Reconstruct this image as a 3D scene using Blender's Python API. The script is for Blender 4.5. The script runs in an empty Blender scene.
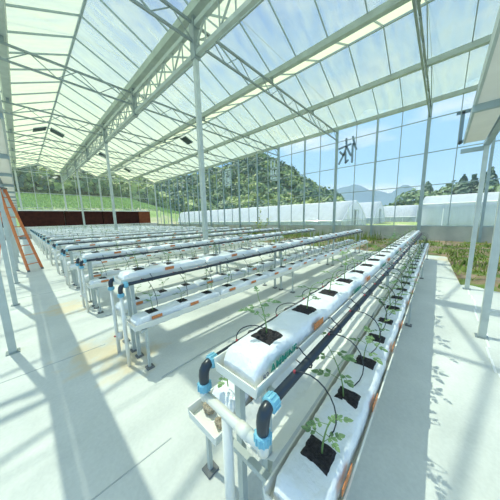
import bpy, math, random
from mathutils import Vector, Matrix, noise
PI = math.pi
sc = bpy.context.scene
C = sc.collection
rnd = random.Random(7)
WORDS = ['first', 'second', 'third', 'fourth', 'fifth', 'sixth', 'seventh', 'eighth', 'ninth', 'tenth', 'eleventh', 'twelfth',
         'thirteenth', 'fourteenth', 'fifteenth', 'sixteenth', 'seventeenth', 'eighteenth', 'nineteenth', 'twentieth',
         'twenty-first', 'twenty-second', 'twenty-third', 'twenty-fourth', 'twenty-fifth', 'twenty-sixth', 'twenty-seventh',
         'twenty-eighth', 'twenty-ninth', 'thirtieth']

# ------------------------------------------------------------------ materials
def nt(name):
    m = bpy.data.materials.new(name); m.use_nodes = True
    t = m.node_tree
    return m, t, t.nodes['Principled BSDF'], t.nodes['Material Output']

def solid(name, col, rough=.5, metal=0, var=.08, scale=8, bump=0, bscale=60, spec=None):
    m, t, p, o = nt(name)
    co = t.nodes.new('ShaderNodeTexCoord')
    n = t.nodes.new('ShaderNodeTexNoise'); n.inputs['Scale'].default_value = scale; n.inputs['Detail'].default_value = 5
    t.links.new(co.outputs['Object'], n.inputs['Vector'])
    r = t.nodes.new('ShaderNodeValToRGB')
    r.color_ramp.elements[0].position = .3; r.color_ramp.elements[1].position = .7
    r.color_ramp.elements[0].color = tuple(max(0, c*(1-var)) for c in col)+(1,)
    r.color_ramp.elements[1].color = tuple(min(1, c*(1+var)) for c in col)+(1,)
    t.links.new(n.outputs['Fac'], r.inputs['Fac']); t.links.new(r.outputs['Color'], p.inputs['Base Color'])
    p.inputs['Roughness'].default_value = rough; p.inputs['Metallic'].default_value = metal
    if spec is not None: p.inputs['Specular IOR Level'].default_value = spec
    if bump:
        n2 = t.nodes.new('ShaderNodeTexNoise'); n2.inputs['Scale'].default_value = bscale; n2.inputs['Detail'].default_value = 4
        t.links.new(co.outputs['Object'], n2.inputs['Vector'])
        b = t.nodes.new('ShaderNodeBump'); b.inputs['Strength'].default_value = bump; b.inputs['Distance'].default_value = .02
        t.links.new(n2.outputs['Fac'], b.inputs['Height']); t.links.new(b.outputs['Normal'], p.inputs['Normal'])
    return m

def leaf_mat(name, c1, c2, scale=30, trans=.35):
    m, t, p, o = nt(name)
    co = t.nodes.new('ShaderNodeTexCoord')
    n = t.nodes.new('ShaderNodeTexNoise'); n.inputs['Scale'].default_value = scale
    t.links.new(co.outputs['Object'], n.inputs['Vector'])
    r = t.nodes.new('ShaderNodeValToRGB'); r.color_ramp.elements[0].position = .35; r.color_ramp.elements[1].position = .65
    r.color_ramp.elements[0].color = c1+(1,); r.color_ramp.elements[1].color = c2+(1,)
    t.links.new(n.outputs['Fac'], r.inputs['Fac']); t.links.new(r.outputs['Color'], p.inputs['Base Color'])
    p.inputs['Roughness'].default_value = .6
    tr = t.nodes.new('ShaderNodeBsdfTranslucent'); t.links.new(r.outputs['Color'], tr.inputs['Color'])
    mx = t.nodes.new('ShaderNodeMixShader'); mx.inputs[0].default_value = trans
    t.links.new(p.outputs[0], mx.inputs[1]); t.links.new(tr.outputs[0], mx.inputs[2]); t.links.new(mx.outputs[0], o.inputs['Surface'])
    return m

def sheet_mat(name, tint, col, base, graze, blend=.5, nscale=3, streak=(1, 1, 1), nvar=.25, gloss=.05, power=1.0):
    """thin see-through sheet: transparent straight on, milky towards grazing, with dirt"""
    m, t, p, o = nt(name); t.nodes.remove(p)
    tr = t.nodes.new('ShaderNodeBsdfTransparent'); tr.inputs[0].default_value = tint+(1,)
    tl = t.nodes.new('ShaderNodeBsdfTranslucent'); tl.inputs[0].default_value = col+(1,)
    df = t.nodes.new('ShaderNodeBsdfDiffuse'); df.inputs[0].default_value = col+(1,)
    gl = t.nodes.new('ShaderNodeBsdfGlossy'); gl.inputs['Roughness'].default_value = .08
    m1 = t.nodes.new('ShaderNodeMixShader'); m1.inputs[0].default_value = .35
    t.links.new(tl.outputs[0], m1.inputs[1]); t.links.new(df.outputs[0], m1.inputs[2])
    lw = t.nodes.new('ShaderNodeLayerWeight'); lw.inputs['Blend'].default_value = blend
    co = t.nodes.new('ShaderNodeTexCoord'); mp = t.nodes.new('ShaderNodeMapping'); mp.inputs['Scale'].default_value = streak
    t.links.new(co.outputs['Object'], mp.inputs['Vector'])
    n = t.nodes.new('ShaderNodeTexNoise'); n.inputs['Scale'].default_value = nscale; n.inputs['Detail'].default_value = 6
    t.links.new(mp.outputs[0], n.inputs['Vector'])
    a = t.nodes.new('ShaderNodeMath'); a.operation = 'MULTIPLY_ADD'; a.inputs[1].default_value = graze; a.inputs[2].default_value = base - nvar*.5
    pw = t.nodes.new('ShaderNodeMath'); pw.operation = 'POWER'; pw.inputs[1].default_value = power
    t.links.new(lw.outputs['Facing'], pw.inputs[0]); t.links.new(pw.outputs[0], a.inputs[0])
    b = t.nodes.new('ShaderNodeMath'); b.operation = 'MULTIPLY_ADD'; b.inputs[1].default_value = nvar; b.use_clamp = True
    t.links.new(n.outputs['Fac'], b.inputs[0]); t.links.new(a.outputs[0], b.inputs[2])
    m2 = t.nodes.new('ShaderNodeMixShader'); t.links.new(b.outputs[0], m2.inputs[0])
    t.links.new(tr.outputs[0], m2.inputs[1]); t.links.new(m1.outputs[0], m2.inputs[2])
    m3 = t.nodes.new('ShaderNodeMixShader'); m3.inputs[0].default_value = gloss
    t.links.new(m2.outputs[0], m3.inputs[1]); t.links.new(gl.outputs[0], m3.inputs[2])
    t.links.new(m3.outputs[0], o.inputs['Surface'])
    return m

def floor_mat():
    m, t, p, o = nt('concrete')
    N = t.nodes.new; L = t.links.new
    co = N('ShaderNodeTexCoord')
    n = N('ShaderNodeTexNoise'); n.inputs['Scale'].default_value = 1.3; n.inputs['Detail'].default_value = 8; n.inputs['Roughness'].default_value = .65
    L(co.outputs['Object'], n.inputs['Vector'])
    r = N('ShaderNodeValToRGB'); r.color_ramp.elements[0].position = .3; r.color_ramp.elements[1].position = .7
    r.color_ramp.elements[0].color = (.60, .625, .575, 1); r.color_ramp.elements[1].color = (.75, .765, .70, 1)
    L(n.outputs['Fac'], r.inputs['Fac'])
    # fine speckle
    n3 = N('ShaderNodeTexNoise'); n3.inputs['Scale'].default_value = 45; n3.inputs['Detail'].default_value = 3
    L(co.outputs['Object'], n3.inputs['Vector'])
    mm = N('ShaderNodeMixRGB'); mm.blend_type = 'MULTIPLY'; mm.inputs[0].default_value = .18
    L(r.outputs['Color'], mm.inputs[1]); L(n3.outputs['Fac'], mm.inputs[2])
    last = mm.outputs[0]
    # ochre water stains by the ends of the rows
    for (x, y, rad) in ((.42, 2.72, .34), (.36, 4.6, .34), (.60, 2.3, .28), (9.9, -.3, .5), (8.9, -.2, .4)):
        sub = N('ShaderNodeVectorMath'); sub.operation = 'DISTANCE'; sub.inputs[1].default_value = (x, y, 0)
        nz = N('ShaderNodeTexNoise'); nz.inputs['Scale'].default_value = 5; L(co.outputs['Object'], nz.inputs['Vector'])
        L(co.outputs['Object'], sub.inputs[0])
        ad = N('ShaderNodeMath'); ad.operation = 'MULTIPLY_ADD'; ad.inputs[1].default_value = .9; L(nz.outputs['Fac'], ad.inputs[0]); L(sub.outputs['Value'], ad.inputs[2])
        mr = N('ShaderNodeMapRange'); mr.inputs['From Min'].default_value = rad*.5+.4; mr.inputs['From Max'].default_value = rad+.5
        mr.inputs['To Min'].default_value = .7; mr.inputs['To Max'].default_value = 0; L(ad.outputs[0], mr.inputs['Value'])
        mx = N('ShaderNodeMixRGB'); mx.inputs[2].default_value = (.68, .55, .33, 1)
        L(mr.outputs[0], mx.inputs[0]); L(last, mx.inputs[1]); last = mx.outputs[0]
    L(last, p.inputs['Base Color'])
    p.inputs['Roughness'].default_value = .75
    b = N('ShaderNodeBump'); b.inputs['Strength'].default_value = .15; b.inputs['Distance'].default_value = .01
    L(n3.outputs['Fac'], b.inputs['Height']); L(b.outputs['Normal'], p.inputs['Normal'])
    return m

def ramp_mat(name, cols, scale, rough=.9, detail=8, bump=.5, bscale=20):
    m, t, p, o = nt(name); N = t.nodes.new; L = t.links.new
    co = N('ShaderNodeTexCoord'); n = N('ShaderNodeTexNoise'); n.inputs['Scale'].default_value = scale; n.inputs['Detail'].default_value = detail
    L(co.outputs['Object'], n.inputs['Vector'])
    r = N('ShaderNodeValToRGB'); cr = r.color_ramp
    cr.elements[0].position = cols[0][0]; cr.elements[0].color = cols[0][1]+(1,)
    cr.elements[1].position = cols[-1][0]; cr.elements[1].color = cols[-1][1]+(1,)
    for q, c in cols[1:-1]:
        e = cr.elements.new(q); e.color = c+(1,)
    L(n.outputs['Fac'], r.inputs['Fac']); L(r.outputs['Color'], p.inputs['Base Color']); p.inputs['Roughness'].default_value = rough
    p.inputs['Specular IOR Level'].default_value = .2
    if bump:
        n2 = N('ShaderNodeTexNoise'); n2.inputs['Scale'].default_value = bscale; n2.inputs['Detail'].default_value = 5
        L(co.outputs['Object'], n2.inputs['Vector'])
        b = N('ShaderNodeBump'); b.inputs['Strength'].default_value = bump; b.inputs['Distance'].default_value = .05
        L(n2.outputs['Fac'], b.inputs['Height']); L(b.outputs['Normal'], p.inputs['Normal'])
    return m

M = {}
M['floor'] = floor_mat()
M['steel'] = solid('galvanised_steel', (.26, .31, .31), .42, .35, .12, 5)
M['gutter'] = solid('gutter_steel', (.40, .46, .43), .45, .2, .1, 4)
M['alu'] = solid('aluminium_profile', (.33, .41, .42), .4, .3, .1, 6)
M['post'] = solid('pale_painted_steel', (.50, .55, .51), .45, .1, .1, 6)
M['cream'] = solid('cream_pvc', (.80, .79, .70), .45, 0, .05, 6)
M['tray'] = solid('white_pvc_tray', (.78, .78, .70), .4, 0, .04, 5)
M['bag'] = solid('white_plastic_film', (.84, .86, .85), .30, 0, .03, 6, .7, 24, spec=.6)
M['film'] = solid('cream_plastic_film', (.80, .80, .74), .35, 0, .06, 6, .6, 18)
M['sub'] = solid('coco_substrate', (.035, .03, .03), .95, 0, .6, 60, 1, 120)
M['orange'] = solid('orange_sticker', (.62, .22, .07), .5, 0, .25, 70)
M['green_ink'] = solid('green_ink', (.01, .22, .15), .5)
M['grey_ink'] = solid('grey_ink', (.12, .14, .18), .5)
M['black'] = solid('black_pe_pipe', (.018, .03, .042), .3, 0, .2, 4, spec=.6)
M['hose'] = solid('black_hose', (.02, .03, .04), .4)
M['blue'] = solid('pale_blue_collar', (.20, .50, .62), .4, 0, .08, 10)
M['red'] = solid('red_plastic', (.45, .06, .07), .4)
M['foot'] = solid('grey_foot', (.16, .17, .17), .7)
M['leaf'] = leaf_mat('seedling_leaf', (.13, .25, .10), (.32, .47, .22))
M['leafd'] = leaf_mat('seedling_leaf_deep', (.09, .19, .08), (.19, .32, .15))
M['stem'] = leaf_mat('seedling_stem', (.16, .28, .08), (.24, .36, .12), trans=.1)
M['ladder'] = solid('orange_fibreglass', (.66, .19, .055), .45, 0, .1, 8)
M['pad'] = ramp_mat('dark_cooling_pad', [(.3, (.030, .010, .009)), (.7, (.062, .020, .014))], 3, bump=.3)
M['padlit'] = ramp_mat('sunlit_cooling_pad', [(.3, (.19, .055, .028)), (.7, (.26, .085, .04))], 3, bump=.3)  # lit copy of the pad material, sunlight put into a redder, brighter colour
M['knee'] = ramp_mat('weathered_concrete', [(.3, (.36, .38, .35)), (.5, (.46, .47, .42)), (.72, (.56, .56, .50))], 1.2, bump=.3)
M['white'] = solid('white_paint', (.75, .78, .76), .5)
M['panel'] = solid('pale_panel', (.76, .74, .68), .5, 0, .05, 3)
M['soil'] = ramp_mat('weedy_soil', [(.32, (.10, .16, .035)), (.44, (.16, .22, .06)), (.50, (.26, .19, .12)), (.66, (.36, .27, .19))], 1.6)
M['weed'] = leaf_mat('weed_leaf', (.10, .18, .03), (.30, .36, .08), 6)
M['weed2'] = leaf_mat('pale_weed_leaf', (.22, .30, .06), (.42, .46, .12), 6)
M['ground'] = ramp_mat('outside_ground', [(.3, (.14, .24, .06)), (.5, (.22, .32, .10)), (.62, (.36, .36, .22)), (.75, (.5, .46, .35))], .35)
M['crop'] = leaf_mat('bright_crop', (.16, .30, .06), (.38, .56, .18), 3, .3)
M['forest'] = leaf_mat('forest_leaves', (.06, .13, .05), (.18, .28, .11), .5, .2)
M['forest2'] = leaf_mat('light_forest_leaves', (.18, .28, .07), (.40, .50, .18), .6, .25)
M['forest3'] = leaf_mat('dark_forest_leaves', (.035, .09, .055), (.09, .17, .09), .5, .15)
M['hill'] = ramp_mat('hill_forest_floor', [(.3, (.03, .08, .03)), (.7, (.12, .22, .07))], .12, bump=1, bscale=.6)
M['mount'] = ramp_mat('distant_forest', [(.3, (.02, .05, .04)), (.7, (.04, .085, .06))], .02, bump=0)
M['bark'] = solid('bark', (.10, .07, .05), .9)
M['roof'] = sheet_mat('roof_glass', (.90, .93, .89), (.80, .83, .60), .09, 1.2, .5, 1.7, (.5, 2.2, 1), .42, .03, 1.9)
M['glass'] = sheet_mat('wall_glass', (.96, .985, .99), (.80, .90, .92), .03, .06, .3, 1.5, (1, 1, 2), .03, .02)
M['net'] = sheet_mat('shade_net', (.76, .83, .88), (.34, .38, .40), .12, .2, .5, 1.1, (1, 8, 1), .14, 0)
M['poly'] = sheet_mat('polythene', (.95, .97, .98), (.68, .74, .79), .45, .25, .5, .8, (1, 3, 1), .25, .05)
M['ventdark'] = solid('dark_vent_mesh', (.05, .08, .09), .7)
M['char'] = solid('slate_blue_sign', (.24, .32, .42), .6)
M['charlight'] = solid('pale_grey_sign', (.74, .80, .84), .6)
M['joint'] = solid('joint_sealant', (.80, .81, .78), .6)
M['crack'] = solid('dark_joint', (.45, .48, .46), .8)
M['lump'] = solid('tan_crumbs', (.50, .42, .30), .9, 0, .4, 50, 1, 80)
M['sack'] = solid('grey_debris', (.30, .29, .27), .9, 0, .3, 6)

# ------------------------------------------------------------------ mesh builder
class MB:
    def __init__(s): s.v = []; s.f = []; s.mi = []; s.cur = 0; s.sm = []
    def add(s, vs, fs, smooth=False):
        b = len(s.v); s.v += [tuple(v) for v in vs]
        for f in fs: s.f.append(tuple(i+b for i in f)); s.mi.append(s.cur); s.sm.append(smooth)
        return s
    def box(s, x0, x1, y0, y1, z0, z1):
        vs = [(x, y, z) for z in (z0, z1) for y in (y0, y1) for x in (x0, x1)]
        return s.add(vs, [(0, 2, 3, 1), (4, 5, 7, 6), (0, 1, 5, 4), (2, 6, 7, 3), (0, 4, 6, 2), (1, 3, 7, 5)])
    def bar(s, a, b, w, h=None, up=(0, 0, 1)):
        a = Vector(a); b = Vector(b); h = h or w
        d = (b-a).normalized(); u = Vector(up)
        if abs(d.dot(u)) > .98: u = Vector((1, 0, 0))
        r = d.cross(u).normalized()*(w/2); u = r.cross(d).normalized()*(h/2)
        vs = [p+sx*r+sz*u for p in (a, b) for sx, sz in ((-1, -1), (1, -1), (1, 1), (-1, 1))]
        return s.add(vs, [(0, 1, 2, 3), (7, 6, 5, 4), (0, 4, 5, 1), (1, 5, 6, 2), (2, 6, 7, 3), (3, 7, 4, 0)])
    def tube(s, pts, r, n=8, caps=True):
        pts = [Vector(p) for p in pts]; k = len(pts); rs = r if isinstance(r, (list, tuple)) else [r]*k
        ref = Vector((0, 0, 1)); vs = []
        d0 = (pts[1]-pts[0]).normalized()
        if abs(d0.dot(ref)) > .9: ref = Vector((1, 0, 0))
        prev = None
        for i, p in enumerate(pts):
            d = (pts[min(i+1, k-1)]-pts[max(i-1, 0)]).normalized()
            if prev is None: a = d.cross(ref).normalized()
            else: a = (prev-d*prev.dot(d)).normalized()
            prev = a; b = d.cross(a)
            for j in range(n):
                t = 2*PI*j/n; vs.append(p+(a*math.cos(t)+b*math.sin(t))*rs[i])
        fs = [(i*n+j, i*n+(j+1) % n, (i+1)*n+(j+1) % n, (i+1)*n+j) for i in range(k-1) for j in range(n)]
        if caps: fs += [tuple(range(n-1, -1, -1)), tuple(range((k-1)*n, k*n))]
        return s.add(vs, fs, n > 4)
    def quad(s, a, b, c, d): return s.add([a, b, c, d], [(0, 1, 2, 3)])
    def grid(s, fn, nu, nv, smooth=True):
        vs = [fn(i/nu, j/nv) for i in range(nu+1) for j in range(nv+1)]
        fs = [(i*(nv+1)+j, (i+1)*(nv+1)+j, (i+1)*(nv+1)+j+1, i*(nv+1)+j+1) for i in range(nu) for j in range(nv)]
        return s.add(vs, fs, smooth)
    def mesh(s, name, mats):
        me = bpy.data.meshes.new(name); me.from_pydata(s.v, [], s.f)
        if not isinstance(mats, (list, tuple)): mats = [mats]
        for m in mats: me.materials.append(m)
        me.polygons.foreach_set('material_index', s.mi); me.polygons.foreach_set('use_smooth', s.sm)
        me.update(); return me
    def build(s, name, mats, parent=None, loc=None): return link(name, s.mesh(name, mats), parent, loc)

def link(name, me, parent=None, loc=None):
    o = bpy.data.objects.new(name, me); C.objects.link(o)
    if parent: o.parent = parent
    if loc is not None: o.location = loc
    return o
def tag(o, label=None, cat=None, group=None, kind=None):
    if label: o['label'] = label
    if cat: o['category'] = cat
    if group: o['group'] = group
    if kind: o['kind'] = kind
    return o
def thing(name, label, cat, loc=(0, 0, 0), group=None, rz=0):
    o = bpy.data.objects.new(name, None); C.objects.link(o); o.location = loc; o.rotation_euler = (0, 0, rz)
    o.empty_display_size = .1
    return tag(o, label, cat, group)
def struct(o): o['kind'] = 'structure'; return o
def stuff(o, label, cat): return tag(o, label, cat, kind='stuff')

# ------------------------------------------------------------------ camera
f_px = 208.38; pit, rol, yaw = [math.radians(a) for a in (8.7636, -1.3309, 42.6025)]
H = 1.45
f0 = Vector((math.cos(yaw), math.sin(yaw), 0)); rt = Vector((math.sin(yaw), -math.cos(yaw), 0)); up = Vector((0, 0, 1))
fw = f0*math.cos(pit)-up*math.sin(pit); u = up*math.cos(pit)+f0*math.sin(pit)
R = math.cos(rol)*rt+math.sin(rol)*u; U = -math.sin(rol)*rt+math.cos(rol)*u
cam = bpy.data.objects.new('camera', bpy.data.cameras.new('camera')); C.objects.link(cam)
cam.matrix_world = Matrix(((R.x, U.x, -fw.x, 0), (R.y, U.y, -fw.y, 0), (R.z, U.z, -fw.z, H), (0, 0, 0, 1)))
cam.data.sensor_width = 36; cam.data.lens = 36*f_px/500; cam.data.clip_end = 6000; cam.data.clip_start = .05
sc.camera = cam

# ------------------------------------------------------------------ light
sun = bpy.data.objects.new('sun', bpy.data.lights.new('sun', 'SUN')); C.objects.link(sun)
el = math.radians(64.5); sd = Vector((-.2*math.cos(el), .98*math.cos(el), math.sin(el)))
sun.rotation_euler = sd.to_track_quat('Z', 'Y').to_euler(); sun.location = (0, 0, 30)
sun.data.energy = 7.2; sun.data.angle = math.radians(.6); sun.data.color = (1, .92, .79)
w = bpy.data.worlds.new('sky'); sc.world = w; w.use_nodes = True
t = w.node_tree; N = t.nodes.new; L = t.links.new
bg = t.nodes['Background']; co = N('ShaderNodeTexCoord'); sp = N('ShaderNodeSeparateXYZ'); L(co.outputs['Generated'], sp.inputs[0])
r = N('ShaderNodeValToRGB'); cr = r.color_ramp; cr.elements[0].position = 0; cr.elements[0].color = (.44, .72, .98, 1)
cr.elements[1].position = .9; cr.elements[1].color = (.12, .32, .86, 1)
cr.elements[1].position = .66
e = cr.elements.new(.92); e.color = (1.3, 1.4, 1.45, 1)  # bright overhead sky, added as ambient fill for the shaded floor
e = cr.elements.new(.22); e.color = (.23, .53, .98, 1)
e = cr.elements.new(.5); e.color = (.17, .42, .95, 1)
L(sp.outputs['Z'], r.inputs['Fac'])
mp = N('ShaderNodeMapping'); mp.inputs['Scale'].default_value = (1, 1, 3.2); L(co.outputs['Generated'], mp.inputs[0])
cn = N('ShaderNodeTexNoise'); cn.inputs['Scale'].default_value = 2.6; cn.inputs['Detail'].default_value = 7; cn.inputs['Roughness'].default_value = .55
L(mp.outputs[0], cn.inputs['Vector'])
c2 = N('ShaderNodeMapRange'); c2.inputs['From Min'].default_value = .50; c2.inputs['From Max'].default_value = .68; c2.inputs['To Max'].default_value = .75
L(cn.outputs['Fac'], c2.inputs['Value'])
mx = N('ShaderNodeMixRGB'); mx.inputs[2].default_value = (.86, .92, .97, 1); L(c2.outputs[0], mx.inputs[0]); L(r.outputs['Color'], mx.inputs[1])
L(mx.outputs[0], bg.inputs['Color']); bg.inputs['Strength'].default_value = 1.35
sc.view_settings.view_transform = 'Standard'; sc.view_settings.look = 'None'; sc.view_settings.exposure = 0; sc.view_settings.gamma = 1
sc.cycles.transparent_max_bounces = 20; sc.cycles.max_bounces = 8; sc.cycles.diffuse_bounces = 4

# ------------------------------------------------------------------ setting constants
XW = 14.4; YB = 32.4; GZ = 6.95; RZ = 7.75
X0, X1 = -7.2, XW; Y0 = -6.0
gx = [round(14.4-3.52*k, 2) for k in range(6, -1, -1)]     # -6.72 -3.2 .32 3.84 7.36 10.88 14.4
X0 = gx[0]
bays = [.9+4.5*k for k in range(-1, 8)]          # -3.6 ... 32.4

# floor
struct(MB().box(X0, 9.6, -6, YB, -.2, 0).build('floor', M['floor']))
# concrete apron running on to the right of the rows, with its ragged edge against the soil
pts = [(9.6, 1.4), (10.2, .9), (10.15, .2), (9.9, -.15), (9.6, -.42)]
# floor joints
jt = MB()
for i in range(60):
    x = -1+i*.25
    jt.box(x, x+.25, -.50+.02*math.sin(i*1.3), -.482+.02*math.sin(i*1.3), 0, .004)
struct(jt.build('trim_1', M['joint']))
jt = MB()
for (a, b) in (((-3, 3.05), (.9, 2.72)), ((-3, 1.45), (.9, 1.2)), ((-3, 8), (.5, 7.8)), ((1.0, -.6), (1.6, 30))):
    pass
for y in (1.28, 2.9, 6.0, 9.0): jt.bar((-5, y+.14, .001), (.5, y-.06, .001), .007, .004)
struct(jt.build('trim_2', M['crack']))

# soil bed with weeds: beyond the rows and right of the posts
def soil_edge(y):            # where the concrete stops, as X for a given Y
    if y > -.22: return 9.75+.25*math.sin(y*2.1)+.15*math.sin(y*5.3)
    return 9.6 - min(1, (-.22-y)/.16)*3.8 + .12*math.sin(y*9)
def soil(u_, v_):
    y = -6+u_*(YB+6) if u_ > .3 else -6+7*(u_/.3); y = y if u_ <= .3 else 1+(u_-.3)/.7*(YB-1); e = soil_edge(y) if y > -.95 else 5.5+.1*math.sin(y*4)
    x = e+(XW-e)*v_
    z = .012+.05*min(1, (x-e)/.5)*(1+noise.noise((x*1.7, y*1.7, 0)))
    return (x, y, z if v_ > 0 else -.01)
struct(MB().grid(soil, 420, 26).build('floor_soil_bed', M['soil']))
struct(MB().box(5.4, XW, -6, YB, -.21, -.005).build('floor_subsoil', M['soil']))
fl = bpy.data.objects['floor']
def blade(mb, x, y, z, h, a, lean, w_):
    dx, dy = math.cos(a), math.sin(a)
    mb.add([(x-dy*w_, y+dx*w_, z), (x+dy*w_, y-dx*w_, z), (x+dx*lean*.6+dy*w_*.8, y+dy*lean*.6-dx*w_*.8, z+h*.7), (x+dx*lean, y+dy*lean, z+h)], [(0, 1, 2), (0, 2, 3)])
wd = MB()
for i in range(15000):
    if rnd.random() < .45: y = rnd.uniform(-5.5, -.2); 
    else: y = rnd.uniform(-.2, 30)
    e = soil_edge(y) if y > -.95 else 5.6
    x = e+.1+(XW-.45-e)*rnd.random()
    k = noise.noise((x*.8, y*.8, 3.1))
    if k < -.08 and rnd.random() < .75: continue
    if x < 6.6 and -.8 < y and rnd.random() < .8: continue
    wd.cur = 0 if noise.noise((x*.5, y*.5, 9)) < .12 else 1
    h = rnd.uniform(.04, .14)*(1+max(0, k))
    if y > 2.5 and x > 12: h *= rnd.uniform(1.5, 5)
    blade(wd, x, y, .03, h, rnd.uniform(0, 6.3), rnd.uniform(.02, .1), rnd.uniform(.012, .03))
stuff(wd.build('weeds', [M['weed'], M['weed2']]), 'low green weeds growing over the bare soil beside the far glass wall', 'weeds')

# knee walls
struct(MB().box(XW-.06, XW+.12, -9, YB+.1, -.1, .80).build('wall_right', M['knee']))
struct(MB().box(X0, XW, YB-.05, YB+.12, -.1, 1.0).build('wall_back', M['white']))

# far glass wall (X = XW): window bays between posts
posts_y = [.9+2.25*k for k in range(-4, 15)]
levels = [.80, 2.9, 4.5, 6.1, 6.78]
wi = 0
for k in range(len(posts_y)-1):
    a, b = posts_y[k], posts_y[k+1]; wi += 1
    o = struct(MB().box(XW+.02, XW+.026, a+.03, b-.03, .80, GZ-.12).build('window_%d' % wi, M['glass']))
    fr = MB(); mid = (a+b)/2
    fr.box(XW-.02, XW+.035, mid-.018, mid+.018, .80, GZ-.14)
    for z in levels[1:4]: fr.box(XW-.015, XW+.03, a+.03, b-.03, z-.018, z+.018)
    fr.build('window_frame', M['alu'], o)
struct(MB().box(XW-.05, XW+.06, -9, YB, .78, .84).build('trim_3', M['alu']))
wall_cols = [.9+4.5*k for k in range(-2, 8)]
for k, y in enumerate(posts_y):
    big = abs((y-.9)/4.5-round((y-.9)/4.5)) < .01
    if y > YB-.5: continue
    n_ = k-3    # position counted from the right edge of the photograph
    w_ = .075 if big else .05
    o = MB().box(XW-.06-w_, XW-.02, y-w_, y+w_, 0, GZ-.1).build('wall_post', M['alu'])
    if y < -2: lab = 'grey glass wall post outside the right edge of the view, %s outermost' % WORDS[k]
    else: lab = '%s grey steel post of the glass side wall, %s counted from the right' % ('thick' if big else 'slim', WORDS[max(0, n_)])
    tag(o, lab, 'post', 'posts of the glass side wall')

# back glass wall (Y = YB)
for k in range(6):
    a, b = gx[k], gx[k+1]; wi += 1
    me = MB(); c = (a+b)/2
    me.add([(a, YB, 1.0), (b, YB, 1.0), (b, YB, GZ-.1), (c, YB, RZ-.1), (a, YB, GZ-.1)], [(0, 1, 2, 3, 4)])
    o = struct(me.build('window_%d' % wi, M['glass']))
    sm = o.modifiers.new('thickness', 'SOLIDIFY'); sm.thickness = .006
    fr = MB()
    for j in (1, 2): fr.bar((a+1.173*j, YB-.02, 1.0), (a+1.173*j, YB-.02, GZ+.35), .05)
    fr.bar((c, YB-.02, GZ-.1), (c, YB-.02, RZ-.05), .04)
    for z in (2.85, 3.05, 4.6, 6.75): fr.bar((a, YB-.03, z), (b, YB-.03, z), .05)
    fr.bar((a, YB-.03, GZ-.1), (c, YB-.03, RZ-.1), .06); fr.bar((c, YB-.03, RZ-.1), (b, YB-.03, GZ-.1), .06)
    fr.build('window_frame', M['post'], o)
for k, x in enumerate(gx[1:-1]+[XW-.1]):
    if x > .1:
        tag(MB().bar((x, YB-.14, 0), (x, YB-.14, GZ-.1), .15).build('wall_post', M['post']),
            'pale steel post of the back glass wall behind the dark pads, %s from the left' % WORDS[max(0, k-1)], 'post', 'posts of the back glass wall')

# cooling pads along the back wall
n_ = 0
for (a, b, m, lab) in ((-3.4, -.75, 'pad', 'dark maroon cooling pad left of the ladder, partly hidden by posts'),
                       (-.05, 3.5, 'pad', 'dark maroon cooling pad right beside the orange ladder, the leftmost long one'),
                       (3.53, 7.1, 'pad', 'dark maroon cooling pad seen between the two free-standing posts'),
                       (7.13, 11.35, 'pad', 'dark maroon cooling pad joining the reddish brown end panel'),
                       (11.37, 12.95, 'padlit', 'reddish brown sunlit end panel of the cooling pads')):
    o = thing('cooling_pad', lab, 'cooling pad', ((a+b)/2, YB-.9, 1.0), 'cooling pads on the back wall'); h = (b-a)/2
    MB().box(-h+.03, h-.03, 0, .55, .06, 1.68).build('pad', M[m], o)
    MB().box(-h, h, -.02, .57, 0, .06).build('sill', M['white'], o); MB().box(-h, h, -.02, .57, 1.68, 1.76).build('cap', M['white'], o)
    MB().box(-h, h, .57, .66, 0, 1.7).build('bracket', M['post'], o)
    for s_ in (-1, 1): MB().box(s_*(h-.1)-.05, s_*(h-.1)+.05, .1, .3, -1.0, 0).build('leg', M['white'], o)
# clutter under pads at left
for i, (x, y, s_) in enumerate(((.35, 28.2, .5), (.9, 28.5, .4), (-.9, 28.3, .5))):
    mb = MB()
    def fn(u_, v_, s_=s_, i=i):
        th = u_*2*PI; ph = v_*PI/2
        q = 1+.25*noise.noise((math.cos(th)*1.3+i*5, math.sin(th)*1.3, ph))
        return (s_*1.3*q*math.cos(th)*math.sin(ph), s_*.8*q*math.sin(th)*math.sin(ph), s_*.75*q*math.cos(ph)**.7)
    mb.grid(fn, 20, 8)
    tag(mb.build('debris_heap', M['sack'], None, (x, y, 0)), ['grey debris heap just right of the ladder under the dark pad', 'smaller grey debris heap at the head of the row ends', 'grey debris heap left of the orange ladder'][i], 'debris')

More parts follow.
